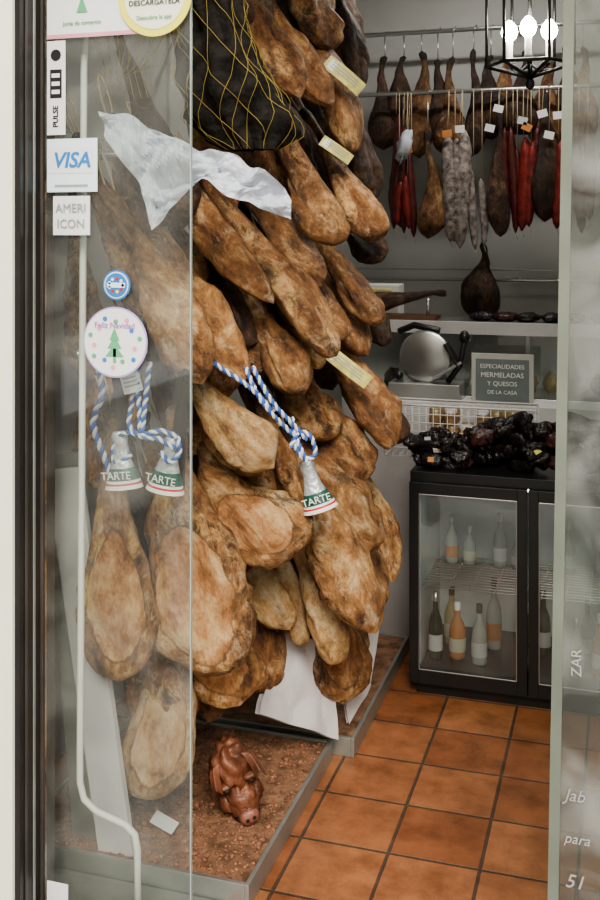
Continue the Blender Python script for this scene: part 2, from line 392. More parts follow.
HAMS=[
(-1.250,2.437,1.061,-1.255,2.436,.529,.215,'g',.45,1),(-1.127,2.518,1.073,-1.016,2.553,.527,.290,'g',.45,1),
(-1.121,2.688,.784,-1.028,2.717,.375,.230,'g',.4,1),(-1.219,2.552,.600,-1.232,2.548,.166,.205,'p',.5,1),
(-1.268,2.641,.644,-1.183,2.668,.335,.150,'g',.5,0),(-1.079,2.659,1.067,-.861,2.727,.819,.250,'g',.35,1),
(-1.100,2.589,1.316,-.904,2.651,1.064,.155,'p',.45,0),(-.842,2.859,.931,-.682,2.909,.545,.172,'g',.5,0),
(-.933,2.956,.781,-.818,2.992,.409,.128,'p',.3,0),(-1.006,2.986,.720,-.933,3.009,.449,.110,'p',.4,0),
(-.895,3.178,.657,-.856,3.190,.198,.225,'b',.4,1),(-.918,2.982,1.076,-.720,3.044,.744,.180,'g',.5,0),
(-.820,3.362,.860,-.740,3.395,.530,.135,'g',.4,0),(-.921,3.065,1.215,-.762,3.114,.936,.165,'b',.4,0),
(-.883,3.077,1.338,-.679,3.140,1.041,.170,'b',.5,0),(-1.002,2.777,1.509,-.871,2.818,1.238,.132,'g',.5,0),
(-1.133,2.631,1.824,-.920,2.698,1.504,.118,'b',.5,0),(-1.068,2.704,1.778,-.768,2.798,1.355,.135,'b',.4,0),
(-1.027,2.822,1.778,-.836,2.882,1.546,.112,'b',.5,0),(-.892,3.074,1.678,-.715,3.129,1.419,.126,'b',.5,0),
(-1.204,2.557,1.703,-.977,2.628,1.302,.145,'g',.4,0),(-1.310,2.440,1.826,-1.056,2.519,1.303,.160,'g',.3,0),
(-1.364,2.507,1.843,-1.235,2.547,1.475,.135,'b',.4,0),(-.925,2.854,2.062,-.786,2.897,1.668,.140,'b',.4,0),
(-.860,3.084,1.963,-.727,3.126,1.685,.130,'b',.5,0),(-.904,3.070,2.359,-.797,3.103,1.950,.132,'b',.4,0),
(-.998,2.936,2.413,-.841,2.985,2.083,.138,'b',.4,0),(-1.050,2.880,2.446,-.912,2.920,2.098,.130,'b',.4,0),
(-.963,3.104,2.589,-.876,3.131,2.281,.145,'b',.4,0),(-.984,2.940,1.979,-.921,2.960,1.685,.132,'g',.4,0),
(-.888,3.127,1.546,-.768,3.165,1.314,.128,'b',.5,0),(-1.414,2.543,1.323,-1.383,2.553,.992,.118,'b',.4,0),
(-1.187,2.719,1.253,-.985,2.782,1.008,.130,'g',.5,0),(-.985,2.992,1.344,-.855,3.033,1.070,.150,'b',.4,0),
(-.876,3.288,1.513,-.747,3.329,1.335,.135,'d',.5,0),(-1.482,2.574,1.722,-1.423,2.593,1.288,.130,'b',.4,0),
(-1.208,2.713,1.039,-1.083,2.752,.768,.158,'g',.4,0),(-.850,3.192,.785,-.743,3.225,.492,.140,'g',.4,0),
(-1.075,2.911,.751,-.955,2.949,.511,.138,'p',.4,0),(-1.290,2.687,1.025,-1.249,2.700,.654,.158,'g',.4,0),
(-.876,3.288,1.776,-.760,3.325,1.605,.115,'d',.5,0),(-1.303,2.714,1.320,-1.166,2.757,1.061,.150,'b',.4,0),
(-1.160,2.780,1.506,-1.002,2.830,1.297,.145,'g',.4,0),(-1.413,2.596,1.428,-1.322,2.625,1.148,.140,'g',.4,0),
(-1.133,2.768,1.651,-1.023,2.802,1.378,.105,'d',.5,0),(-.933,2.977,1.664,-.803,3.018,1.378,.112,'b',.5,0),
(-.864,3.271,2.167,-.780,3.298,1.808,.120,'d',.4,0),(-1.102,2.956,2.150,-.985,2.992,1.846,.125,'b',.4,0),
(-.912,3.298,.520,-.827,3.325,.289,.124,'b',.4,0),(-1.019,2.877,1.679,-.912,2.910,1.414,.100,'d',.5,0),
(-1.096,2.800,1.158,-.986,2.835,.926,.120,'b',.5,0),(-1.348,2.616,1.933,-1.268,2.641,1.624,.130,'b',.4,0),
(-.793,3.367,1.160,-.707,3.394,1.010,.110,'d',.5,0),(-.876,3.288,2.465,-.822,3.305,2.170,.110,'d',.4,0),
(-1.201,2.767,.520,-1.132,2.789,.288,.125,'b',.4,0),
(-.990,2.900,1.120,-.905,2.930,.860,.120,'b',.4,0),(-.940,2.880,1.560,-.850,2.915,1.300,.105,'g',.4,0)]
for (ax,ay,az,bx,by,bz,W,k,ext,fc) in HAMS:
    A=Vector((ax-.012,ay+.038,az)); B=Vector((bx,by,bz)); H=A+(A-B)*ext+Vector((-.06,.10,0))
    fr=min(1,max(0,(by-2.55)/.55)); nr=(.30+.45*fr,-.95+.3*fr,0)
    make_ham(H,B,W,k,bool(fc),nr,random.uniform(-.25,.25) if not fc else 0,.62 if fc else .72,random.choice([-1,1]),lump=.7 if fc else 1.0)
for zt in (2.95,2.4,1.85,1.3,.95):
    y=2.62 if zt<2.5 else 2.95
    while y<3.75:
        x=interp(y,[(2.5,-1.28),(3.0,-1.10),(3.6,-1.02),(4.2,-1.0)])+random.uniform(-.04,.04)
        if zt<1 and y>3.4: y+=.16; continue
        z=zt+random.uniform(-.05,.05)
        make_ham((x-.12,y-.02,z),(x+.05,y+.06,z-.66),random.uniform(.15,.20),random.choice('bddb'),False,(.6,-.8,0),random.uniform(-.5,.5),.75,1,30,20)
        y+=.165

b=MB()
for z in (3.05,2.47,1.92,1.37):
    b.tube([(-1.42,2.5,z),(-1.42,4.0,z)],.012,M_steel); b.tube([(-1.2,2.6,z),(-1.2,3.9,z)],.012,M_steel)
    for y in (2.62,3.85): b.tube([(-1.73,y,z),(-1.18,y,z)],.01,M_steel)
for y in (2.62,3.85): b.tube([(-1.66,y,.06),(-1.66,y,3.1)],.015,M_steel)
b.make('ham_rack')

def tag(name,c,R,sc_=1.0,txt='TARTE'):
    b=MB(); S=sc_
    b.lathe([(.014*S,.085*S),(.020*S,.075*S),(.017*S,.055*S),(.024*S,.02*S),(.030*S,0)],c,M_silver,24,R,1,.75,.004*S,1)
    b.lathe([(.030*S,0),(.040*S,-.028*S)],c,M_green,24,R,1.05,.75)
    b.lathe([(.040*S,-.028*S),(.0415*S,-.034*S)],c,M_twhite,24,R,1.05,.75)
    b.lathe([(.0415*S,-.034*S),(.043*S,-.039*S)],c,M_red,24,R,1.05,.75)
    b.lathe([(.043*S,-.039*S),(.046*S,-.048*S)],c,M_twhite,24,R,1.05,.75)
    b.text(txt,Vector(c)+R@Vector((0,-.036*S,-.014*S)),.026*S,M_twhite,R@RX)
    return b.make(name)
tag('ham_tag',(-1.197,2.335,1.115),RY(-6),1.05)
tag('ham_tag',(-1.078,2.345,1.112),RY(8),1.05)
tag('ham_tag',(-.815,2.74,.985),RZ(15)@RY(-18),1.05)
def rope(b,pts,r=.006,tw=.035):
    P_=[Vector(p) for p in pts]; out=[]
    for i in range(len(P_)-1):
        p0=P_[max(i-1,0)];p1=P_[i];p2=P_[i+1];p3=P_[min(i+2,len(P_)-1)]
        n=max(4,int((p2-p1).length/.005))
        for k in range(n):
            t=k/n
            out.append(.5*((2*p1)+(-p0+p2)*t+(2*p0-5*p1+4*p2-p3)*t*t+(-p0+3*p1-3*p2+p3)*t**3))
    out.append(P_[-1])
    for ph,m in((0,M_blue),(math.pi,M_rwhite)):
        path=[];dist=0
        for i,p in enumerate(out):
            t=(out[min(i+1,len(out)-1)]-out[max(i-1,0)]).normalized()
            if i: dist+=(p-out[i-1]).length
            a=Vector((0,-1,0)); nn=(a-t*a.dot(t)); nn=nn.normalized() if nn.length>1e-4 else t.orthogonal().normalized()
            bb=t.cross(nn); an=2*math.pi*dist/tw+ph
            path.append(p+(nn*math.cos(an)+bb*math.sin(an))*r*.7)
        b.tube(path,r,m,6)
b=MB(); y=2.33; r_=.0045
rope(b,[(-1.155,y,1.38),(-1.145,y-.01,1.30),(-1.135,y-.02,1.21)],r_,.028)
rope(b,[(-1.12,y,1.38),(-1.125,y-.01,1.30),(-1.13,y-.02,1.21)],r_,.028)
rope(b,[(-1.215,y,1.18),(-1.18,y-.01,1.205),(-1.13,y-.02,1.205),(-1.085,y-.01,1.215),(-1.045,y,1.20)],r_,.028)
rope(b,[(-1.05,y,1.17),(-1.09,y-.01,1.195),(-1.13,y-.02,1.20),(-1.17,y-.01,1.225),(-1.165,y,1.30),(-1.175,y,1.36)],r_,.028)
rope(b,[(-1.045,y,1.20),(-1.04,y,1.16),(-1.06,y-.01,1.14),(-1.09,y,1.16)],r_,.028)
rope(b,[(-1.215,y,1.18),(-1.22,y,1.14),(-1.20,y-.01,1.13),(-1.17,y,1.15)],r_,.028)
b.make('striped_rope')
b=MB()
rope(b,[(-.977,2.62,1.34),(-.93,2.62,1.25),(-.87,2.66,1.17),(-.84,2.68,1.14)],r_,.028)
rope(b,[(-.955,2.62,1.34),(-.90,2.62,1.25),(-.85,2.66,1.18),(-.82,2.68,1.14)],r_,.028)
rope(b,[(-1.08,2.5,1.40),(-1.02,2.56,1.34),(-.96,2.6,1.29),(-.90,2.64,1.22)],r_,.028)
rope(b,[(-.86,2.66,1.12),(-.84,2.67,1.16),(-.81,2.68,1.15),(-.80,2.69,1.10),(-.83,2.68,1.09),(-.855,2.67,1.13)],r_,.028)
rope(b,[(-.86,2.67,1.2),(-.85,2.67,1.15),(-.82,2.68,1.08)],r_,.028)
b.make('striped_rope')
b=MB(); rope(b,[(-1.33,2.45,1.36),(-1.31,2.44,1.28),(-1.33,2.43,1.2),(-1.30,2.43,1.12),(-1.27,2.43,1.05)]); b.make('striped_rope')
for (hx,hy,hz,tx,ty,tz) in ((-1.235,2.39,1.36,-1.195,2.375,1.06),(-1.05,2.39,1.36,-1.08,2.385,1.06)):
    b=MB(); h=Vector((hx,hy,hz)); t=Vector((tx,ty,tz)); 
    b.tube([h.lerp(t,s) for s in (0,.03,.12,.22,.3,.5,.8,1)],[.004,.016,.022,.019,.015,.018,.024,.028],HM['d'],16); b.make('ham_shank')

up=[(-1.256,2.32,2.02),(-1.153,2.343,1.98),(-1.032,2.379,1.93),(-.92,2.436,1.883),(-.829,2.517,1.823),(-.817,2.532,1.785)]
lo=[(-1.226,2.30,1.93),(-1.14,2.315,1.806),(-1.109,2.323,1.712),(-1.005,2.377,1.827),(-.897,2.444,1.77),(-.814,2.52,1.727)]
def pl(T,s):
    k=s*(len(T)-1); i=min(int(k),len(T)-2); f=k-i; return Vector(T[i]).lerp(Vector(T[i+1]),f)
def paper(u,v):
    p=pl(up,u).lerp(pl(lo,u),v)
    q=p*9; d=abs(noise.noise(q))*.12+abs(noise.noise(q*2.3))*.05+abs(noise.noise(q*5))*.018
    return p+Vector((.3,-.9,.1))*(d-.04)+Vector((0,0,noise.noise(p*14)*.025))
b=MB(); b.grid(paper,70,26,M_paper,False); b.make('wrapping_paper_sheet')

def netp(a,s,off=0):
    z=3.10-1.17*s
    w=interp(s,[(0,.10),(.6,.09),(.8,.12),(.92,.13),(.97,.10),(1,.05)])+off
    cx=interp(s,[(0,-1.16),(.62,-1.13),(.9,-1.03),(1,-.985)]); cy=2.66+.04*s
    p=Vector((cx+w*math.cos(a),cy+w*.6*math.sin(a),z))
    k=noise.noise(p*6)*.05+noise.noise(p*15)*.03+.012*math.sin(9*a+4*s)
    return p+Vector((math.cos(a),math.sin(a),0))*k
b=MB(); b.grid(lambda u,v: netp(u*2*math.pi,v),80,50,M_net)
for k in range(12):
    for dr in (1,-1):
        b.tube([netp(2*math.pi*k/12+dr*s*4.4+.3*math.sin(5*s+k),s,.010) for s in [i/60 for i in range(61)]],.0009,M_yel,5)
b.make('netting_bundle')
b=MB()
for k in range(8):
    b.tube([(-1.30+.02*k,2.36,2.04+.01*k),(-1.26+.022*k,2.36,2.12),(-1.31+.04*k,2.37,2.22+.01*k),(-1.27+.045*k,2.38,2.34),(-1.30+.04*k,2.38,2.44)],.0009,M_yel,5)
    b.tube([(-1.12-.02*k,2.365,2.04),(-1.15-.016*k,2.365,2.12),(-1.08-.03*k,2.375,2.22),(-1.12-.02*k,2.385,2.34),(-1.08-.02*k,2.385,2.44)],.0009,M_yel,5)
b.make('yellow_net')

b=MB()
b.tube([(-1.262,2.30,2.75),(-1.285,2.30,2.1),(-1.29,2.30,1.2),(-1.296,2.30,.40),(-1.296,2.30,.33),(-1.285,2.30,.29),(-1.25,2.30,.265),(-1.17,2.30,.245),(-1.145,2.30,.225),(-1.138,2.30,.19),(-1.136,2.30,.03)],.0085,M_white,12)
b.make('white_conduit_pipe')
b=MB()
b.obox((-1.36,2.48,.52),(.10,.02,1.1),M_card,RY(-9)); b.obox((-1.42,2.52,.55),(.12,.02,1.1),M_alu,RY(-5))
b.make('leaning_boards')

# ------------------------------------------------------------ stickers
yf=2.238
b=MB(); b.box(-1.352,-1.215,yf,yf+.003,1.80,1.93,M_cyan); b.box(-1.345,-1.222,yf-.001,yf,1.845,1.91,M_twhite); b.text('VISA',(-1.284,yf-.002,1.876),.052,M_visa,bold=.0012,shear=.2); b.box(-1.33,-1.24,yf-.001,yf,1.812,1.818,M_tgrey); b.make('card_payment_sticker')
b=MB(); b.box(-1.352,-1.302,yf,yf+.003,1.94,2.17,M_twhite)
b.text('PULSE',(-1.327,yf-.001,1.985),.020,M_tblack,RX@RZ(90),bold=.0003); b.box(-1.343,-1.311,yf-.001,yf,2.03,2.10,M_tblack)
for k in range(3): b.box(-1.338,-1.316,yf-.002,yf-.001,2.04+.02*k,2.05+.02*k,M_twhite)
b.disc((-1.327,yf-.001,2.135),.014,M_tblack,20,.0006)
b.make('opening_hours_sticker')
b=MB(); b.box(-1.335,-1.235,yf,yf+.003,1.695,1.79,M_twhite); b.text('AMERI',(-1.285,yf-.003,1.76),.030,M_tgrey); b.text('ICON',(-1.285,yf-.003,1.722),.030,M_tgrey); b.make('card_brand_sticker')
b=MB(); b.box(-1.352,-1.10,yf,yf+.003,2.175,2.36,M_twhite); b.box(-1.352,-1.10,yf-.001,yf,2.175,2.185,M_pink)
b.grid(lambda u,v:Vector((-1.255+.03*(u-.5)*(1-v),yf-.002,2.235+.04*v)),4,4,M_grn,False); b.text('Junta de comercio',(-1.255,yf-.002,2.21),.014,M_grn)
b.box(-1.30,-1.21,yf-.002,yf-.001,2.29,2.34,M_grn)
b.make('shop_certificate_sign')
b=MB(); c=(-1.06,yf-.004,2.26)
b.disc(c,.095,M_lime,48,.0015); b.disc((c[0],yf-.006,c[2]),.078,mat('sticker_cream',(.85,.85,.7),.5,var=.02),48,.001)
b.text('DESCARGATELA',(c[0],yf-.009,c[2]-.015),.018,M_tblack); b.text('Descubre la app',(c[0],yf-.009,c[2]-.05),.014,M_grn); b.box(c[0]-.02,c[0]+.02,yf-.009,yf-.007,c[2]+.0,c[2]+.05,M_visa)
b.make('round_yellow_sticker')
b=MB(); c=(-1.162,yf,1.575); b.disc(c,.036,M_visa,40,.0015); b.disc((c[0],yf-.002,c[2]),.032,M_twhite,40,.0008); b.disc((c[0],yf-.003,c[2]),.029,M_visa,40,.0008)
for k in range(9):
    a=k*.7; b.disc((c[0]+.018*math.cos(a),yf-.0045,c[2]+.016*math.sin(a)),.004,random.choice([M_twhite,M_lime,M_red]),10,.0005)
b.box(c[0]-.024,c[0]+.024,yf-.005,yf-.004,c[2]-.006,c[2]+.006,M_cyan); b.make('round_blue_sticker')
b=MB(); c=(-1.166,yf,1.438); b.disc(c,.085,mat('sticker_lilac',(.45,.35,.6),.5),48,.0015); b.disc((c[0],yf-.002,c[2]),.081,M_twhite,48,.0008)
for k in range(14):
    a=k*.45+3.3; rr=.055+.012*(k%2); b.disc((c[0]+rr*math.cos(a),yf-.0035,c[2]+rr*math.sin(a)*.9),.006,[M_pink,M_grn,M_visa][k%3],10,.0006)
b.box(c[0]-.004,c[0]+.004,yf-.004,yf-.003,c[2]-.05,c[2]+.0,M_grn)
for q in range(3): b.grid(lambda u,v,q=q:Vector((c[0]+(.05-.012*q)*(u-.5)*(1-v),yf-.004-.0003*q,c[2]-.035+.02*q+.03*v)),4,4,M_grn,False)
b.text('Feliz Navidad',(c[0],yf-.004,c[2]+.040),.020,mat('print_lilac',(.4,.15,.5),.5)); b.make('round_holiday_sticker')
b=MB(); b.box(-1.352,-1.295,yf,yf+.003,.0,.11,M_twhite); b.make('paper_notice')

def card(name,c,w,h,R,mm=M_labely,txt=None):
    b=MB(); b.grid(lambda u,v:Vector(c)+R@Vector(((u-.5)*w,-.012*math.sin(math.pi*u),(v-.5)*h)),12,4,mm)
    for k in range(3): b.grid(lambda u,v:Vector(c)+R@Vector(((u-.5)*w*.7,-.0015-.012*math.sin(math.pi*(.15+.7*u)),h*(.26-.2*k)+(v-.5)*h*.07)),10,1,M_tgrey)
    b.grid(lambda u,v:Vector(c)+R@Vector((w*(-.42+u*.16),-.001-.012*math.sin(math.pi*(.08+.16*u)),(v-.5)*h*.7)),4,1,M_twhite)
    b.make(name)
card('ham_label',(-.815,3.05,2.18),.14,.045,RZ(20)@RY(40))
card('ham_label',(-.845,3.07,1.955),.11,.035,RZ(20)@RY(35))
card('ham_label',(-.80,3.02,1.30),.17,.045,RZ(20)@RY(38))
card('ham_label',(-.885,2.84,1.535),.04,.05,RZ(10)@RY(10),M_twhite)
card('ham_label',(-1.165,2.32,1.33),.05,.05,RZ(10)@RY(-15),M_twhite)

# ------------------------------------------------------------ platforms
def platform(name,x0,x1,y0,y1,h):
    b=MB(); b.box(x0+.012,x1-.012,y0+.012,y1-.012,0,h-.006,M_board)
    b.box(x1-.012,x1,y0,y1,0,h,M_alu); b.box(x0,x0+.012,y0,y1,0,h,M_alu); b.box(x0+.012,x1-.012,y0,y0+.012,0,h,M_alu); b.box(x0+.012,x1-.012,y1-.012,y1,0,h,M_alu)
    return b.make(name,.002)
platform('low_display_platform',-1.6,-.90,2.44,3.22,.062)
platform('low_display_platform',-1.6,-.835,3.25,4.15,.062)
b=MB()
for k in range(1500):
    x=-1.5+.58*random.random()**.8; y=random.uniform(2.46,3.2); s=random.uniform(.002,.0045)*(2.0 if random.random()<.08 else 1)
    b.ell((x,y,.056+s*.5),(s*1.4,s,s*.7),M_crumb,RZ(random.uniform(0,180)),6,4,.6,k)
b.make('meat_crumbs')
M_pig=mat('cured_pig_skin',(.17,.062,.032),.45,var=.55,scale=16,bump=.6)
M_pig2=mat('cured_pig_snout',(.24,.10,.07),.4,var=.5,scale=20,bump=.5)
b=MB(); pc=Vector((-1.05,2.74,.155))
Rp=RZ(40)@Matrix.Rotation(math.radians(14),3,'X')@RY(-18)
def pp(x,y,z): return pc+Rp@Vector((x,y,z))
b.ell(pp(0,.02,.025),(.060,.070,.082),M_pig,Rp,32,24,.3,3,3.0)
b.ell(pp(0,-.025,-.035),(.047,.060,.052),M_pig,Rp,28,20,.25,5,3.0)
b.ell(pp(0,-.060,-.052),(.034,.036,.034),M_pig,Rp,24,16,.2,8)
b.lathe([(0,.012),(.022,.012),(.028,.004),(.029,-.006),(.024,-.016)],pp(0,-.088,-.055),M_pig2,24,Rp@RX,1,.85)
for s in(-1,1):
    b.ell(pp(s*.010,-.099,-.053),(.0055,.004,.008),M_tblack,Rp,10,6)
    b.ell(pp(s*.036,-.046,.022),(.010,.008,.006),M_tblack,Rp,10,6)
    b.ell(pp(s*.036,-.043,.034),(.020,.013,.008),M_pig,Rp,12,8)
    b.ell(pp(s*.042,-.020,-.040),(.022,.030,.030),M_pig,Rp,16,10,.3,s+4)
    b.grid(lambda u,v,s=s: pp(s*(.030+.030*u+.020*v),-.010-.055*v*v,.088-.012*u+.030*v*(1-abs(2*u-1))-.055*v*v),12,12,M_pig)
b.tube([pp(.036*math.cos(a),-.045-.040*math.sin(a),-.080-.004*math.sin(a)) for a in [math.pi*k/10 for k in range(11)]],.003,M_tblack,6)
b.make('cured_pig_head')
def sheet(name,q,m=M_card,n=10,am=.012,th=.004):
    q=[Vector(p) for p in q]; nn=(q[1]-q[0]).cross(q[3]-q[0]).normalized()
    def f(u,v):
        p=q[0].lerp(q[1],u).lerp(q[3].lerp(q[2],u),v)
        d=abs(noise.noise(p*6+Vector((2,1,0))))*am*2.0+abs(noise.noise(p*14))*am*.5
        e=Vector((noise.noise(p*10),noise.noise(p*10+Vector((5,5,5))),noise.noise(p*10-Vector((5,5,5)))))*am*.3
        return p+nn*d+e
    b=MB(); b.grid(f,n,n,m,False); b.grid(lambda u,v:f(u,v)+nn*th,n,n,m,False); return b.make(name)
sheet('white_paper_bag',[(-1.063,2.93,.255),(-.89,3.17,.09),(-.904,3.226,.36),(-1.046,3.08,.45)],M_card,22,.014,.02)
sheet('white_paper_bag',[(-.925,3.33,.32),(-.80,3.47,.36),(-.815,3.41,.165),(-.86,3.30,.08)],M_card,18,.010,.015)
sheet('white_price_card',[(-1.25,2.60,.075),(-1.17,2.57,.07),(-1.17,2.62,.075),(-1.25,2.65,.08)],M_twhite,4,.002,.001)

# ------------------------------------------------------------ drinks fridge
M_fin=mat('fridge_interior',(.55,.58,.57),.4,var=.1)
fx0,fx1,fy0,fy1=-.755,.10,3.75,4.25
b=MB()
b.box(fx0,fx0+.03,fy0+.03,fy1,.03,.82,M_blk); b.box(fx1-.03,fx1,fy0+.03,fy1,.03,.82,M_blk)
b.box(fx0+.03,fx1-.03,fy1-.03,fy1,.03,.82,M_fin); b.box(fx0,fx1,fy0+.02,fy1,.785,.822,M_blk); b.box(fx0+.03,fx1-.03,fy0+.03,fy1-.03,.03,.10,M_blk)
b.box(fx0+.02,fx1-.02,fy0+.04,fy1,0,.03,M_blk)
b.box(fx0+.03,fx0+.034,fy0+.05,fy1-.03,.1,.785,M_fin); b.box(fx1-.034,fx1-.03,fy0+.05,fy1-.03,.1,.785,M_fin)
for (a,c) in ((fx0,fx0+.425),(fx0+.43,fx1)):
    b.box(a,a+.035,fy0,fy0+.03,.05,.785,M_blk); b.box(c-.035,c,fy0,fy0+.03,.05,.785,M_blk)
    b.box(a+.035,c-.035,fy0,fy0+.03,.05,.10,M_blk); b.box(a+.035,c-.035,fy0,fy0+.03,.745,.785,M_blk)
    b.box(a+.035,a+.039,fy0-.001,fy0+.002,.1,.745,M_steel); b.box(c-.039,c-.035,fy0-.001,fy0+.002,.1,.745,M_steel)
    b.box(a+.035,c-.035,fy0-.001,fy0+.002,.1,.104,M_steel); b.box(a+.035,c-.035,fy0-.001,fy0+.002,.741,.745,M_steel)
    b.box(a+.035,c-.035,fy0+.012,fy0+.016,.1,.745,M_glassF)
for k in range(14):
    yy_=fy0+.07+k*.03; b.tube([(fx0+.035,yy_,.385),(fx1-.035,yy_,.385)],.003,M_steel,6)
for k in range(10): b.tube([(fx0+.05+k*.084,fy0+.06,.382),(fx0+.05+k*.084,fy1-.04,.382)],.003,M_steel,6)
b.box(fx0+.04,fx1-.04,fy0+.06,fy0+.075,.765,.782,mat('fridge_lamp',(.9,.95,1.),.4,emit=2.6,var=0))
b.make('drinks_fridge',.002)
def bottle(b,x,y,z,h,r,body,lab,cap):
    b.lathe([(0,0),(r*.95,.002),(r,.01),(r,h*.5),(r*.85,h*.6),(r*.40,h*.74),(r*.32,h*.95),(r*.34,h)],(x,y,z),body,16)
    b.lathe([(r*.38,h*.86),(r*.4,h*1.0),(0,h*1.0)],(x,y,z),cap,12)
    b.lathe([(r*1.02,h*.14),(r*1.03,h*.16),(r*1.03,h*.36),(r*1.02,h*.38)],(x,y,z),lab,16)
cols=[mat('amber_drink',(.26,.12,.04),.2),mat('orange_drink',(.42,.18,.06),.2),mat('green_glass',(.02,.04,.03),.15),mat('clear_drink',(.38,.40,.37),.15),mat('straw_wine',(.36,.31,.17),.2)]
labs=[M_card,mat('label_cream',(.5,.47,.38),.5),mat('label_orange',(.5,.22,.08),.5),mat('label_pale',(.5,.56,.6),.5)]
b=MB()
low=[2,1,3,0,4,2,3,1,2,3]
for i in range(10):
    x=fx0+.075+i*.086+random.uniform(-.01,.01)
    if i in (3,5): continue
    bottle(b,x,fy0+.12+.03*(i%2),.10,[.25,.21,.22,.28,.24][i%5],[.026,.031,.029][i%3],cols[low[i]],labs[[0,1,0,2,1][i%5]],[M_steel,M_twhite,M_tblack][i%3])
    if i%2==0: bottle(b,x+.035,fy0+.28,.10,[.22,.24,.27][i%3],.029,cols[low[(i+4)%10]],labs[[1,0,2][i%3]],[M_tblack,M_steel][i%2])
for x_,h_ in ((.10,.19),(.17,.15),(.29,.21),(.36,.14),(.55,.2),(.68,.17)):
    bottle(b,fx0+x_,fy0+.36,.389,h_,.026,cols[3],labs[int(x_*100)%4],M_card)
b.make('drink_bottles')
M_pack=mat('dark_sausage_pack',(.016,.012,.013),.22,var=.6,scale=25,bump=.9,bscale=60)
M_pack2=mat('dark_red_pack',(.045,.014,.013),.25,var=.4,scale=25,bump=.9,bscale=60)
M_or=mat('tag_orange',(.6,.25,.08),.5)
b=MB()
for k in range(170):
    x=random.uniform(-.755,.06); y_=random.uniform(3.80,3.955); lay=random.random()
    hgt=.085+.085*max(0,min(1,(x+.62)/.25))
    z=.845+hgt*lay
    Rk=RZ(random.uniform(-60,60))@Matrix.Rotation(random.uniform(-.6,.9),3,'X')@RY(random.uniform(-25,25))
    sx=random.uniform(.036,.052); sz=random.uniform(.018,.030)
    b.ell((x,y_,z),(sx,.013,sz),random.choice([M_pack,M_pack,M_pack,M_pack,M_pack2]),Rk,16,10,.35,k,3.5,.7)
    if k%5==0: b.obox(Vector((x,y_,z))+Rk@Vector((0,-.0135,0)),(sx*.6,.002,sz*.7),random.choice([M_or,M_twhite,M_card,M_labely]),Rk)
b.make('pile_of_dark_sausage_packs')
b=MB(); bx0,bx1,by0,by1,bz0,bz1=-.90,-.32,3.98,4.13,.828,1.03
for z in [bz0+ (bz1-bz0)*k/6 for k in range(7)]:
    b.tube([(bx0,by0,z),(bx1,by0,z),(bx1,by1,z),(bx0,by1,z)],.002 if z<bz1-.01 else .004,M_card,6,True)
for k in range(22):
    x=bx0+(bx1-bx0)*k/21; b.tube([(x,by0,bz1),(x,by0,bz0),(x,by1,bz0),(x,by1,bz1)],.0016,M_card,5)
b.make('wire_basket')
b=MB(); M_jar=mat('jar_contents',(.26,.15,.07),.3,var=.4,scale=20); M_lid=mat('jar_lid',(.34,.25,.13),.35,.3)
for r_ in range(2):
    for lv in range(3):
        for k in range(6):
            if lv==2 and k in(2,): continue
            x=-.70+k*.058+random.uniform(-.004,.004); yy_=4.02+.06*r_; z=.835+lv*.062
            b.lathe([(0,0),(.024,0),(.026,.004),(.026,.040),(.022,.044)],(x,yy_,z),M_jar,14); b.lathe([(.025,.042),(.025,.056),(0,.056)],(x,yy_,z),random.choice([M_lid,M_lid,M_card]),14)
b.make('stack_of_jars')

# ------------------------------------------------------------ deli counter
b=MB(); dx0,dx1,dy0,dy1=-1.2,.6,4.46,4.90
b.box(dx0,dx1,dy0+.02,dy1,0,.98,M_white); b.box(dx0,dx1,dy0-.005,dy1,.98,1.0,M_steel)
b.box(dx0,dx1,dy0,dy0+.006,1.0,1.29,M_glassF); b.box(dx0,dx1,dy0-.01,dy1-.1,1.29,1.312,M_steel)
b.box(dx0,dx1,dy0-.014,dy0-.008,1.265,1.32,M_card)
for x in (dx0,-.40,.55): b.box(x,x+.02,dy0,dy0+.02,1.0,1.29,M_steel)
b.box(dx0,dx1,dy1-.12,dy1-.1,1.0,1.29,M_white)
b.make('deli_display_counter',.002)
b=MB()
for k in range(14):
    x=-1.0+k*.1; b.ell((x,4.6+.03*(k%2),1.045),(.04,.07,.045),random.choice([M_pack2,M_pack,M_card,mat('cheese%d'%k,(.5,.38,.18),.5)]),RZ(random.uniform(-30,30)),14,10,.3,k)
b.make('cold_cuts')
simplebox('side_cabinet',-1.15,.10,4.26,4.44,0,1.0,M_card,.004)
b=MB(); M_slate=mat('sign_panel',(.16,.18,.19),.5,var=.15); M_sf=mat('sign_frame',(.45,.45,.42),.5)
b.obox((-.475,4.285,1.103),(.25,.02,.205),M_sf); b.obox((-.475,4.273,1.10),(.215,.004,.17),M_slate)
b.text('ESPECIALIDADES',(-.475,4.268,1.155),.024,M_twhite); b.text('MERMELADAS',(-.475,4.268,1.12),.028,M_twhite); b.text('Y QUESOS',(-.475,4.268,1.085),.026,M_twhite); b.text('DE LA CASA',(-.475,4.268,1.05),.022,M_twhite)
b.make('framed_menu_sign')
M_slic=mat('slicer_alloy',(.42,.42,.42),.35,.5,var=.1)
b=MB(); c=Vector((-.80,4.35,1.0))
b.obox(c+Vector((0,0,.035)),(.30,.15,.07),M_slic)
b.obox(c+Vector((-.05,.03,.13)),(.10,.08,.14),M_slic)
b.lathe([(0,-.010),(.10,-.006),(.112,0),(.10,.006),(0,.010)],c+Vector((.0,-.03,.18)),M_steel,40,RX@RY(0))
b.lathe([(0,-.03),(.05,-.03),(.06,-.018),(.06,.0)],c+Vector((.0,-.03,.18)),M_blk,24,RX)
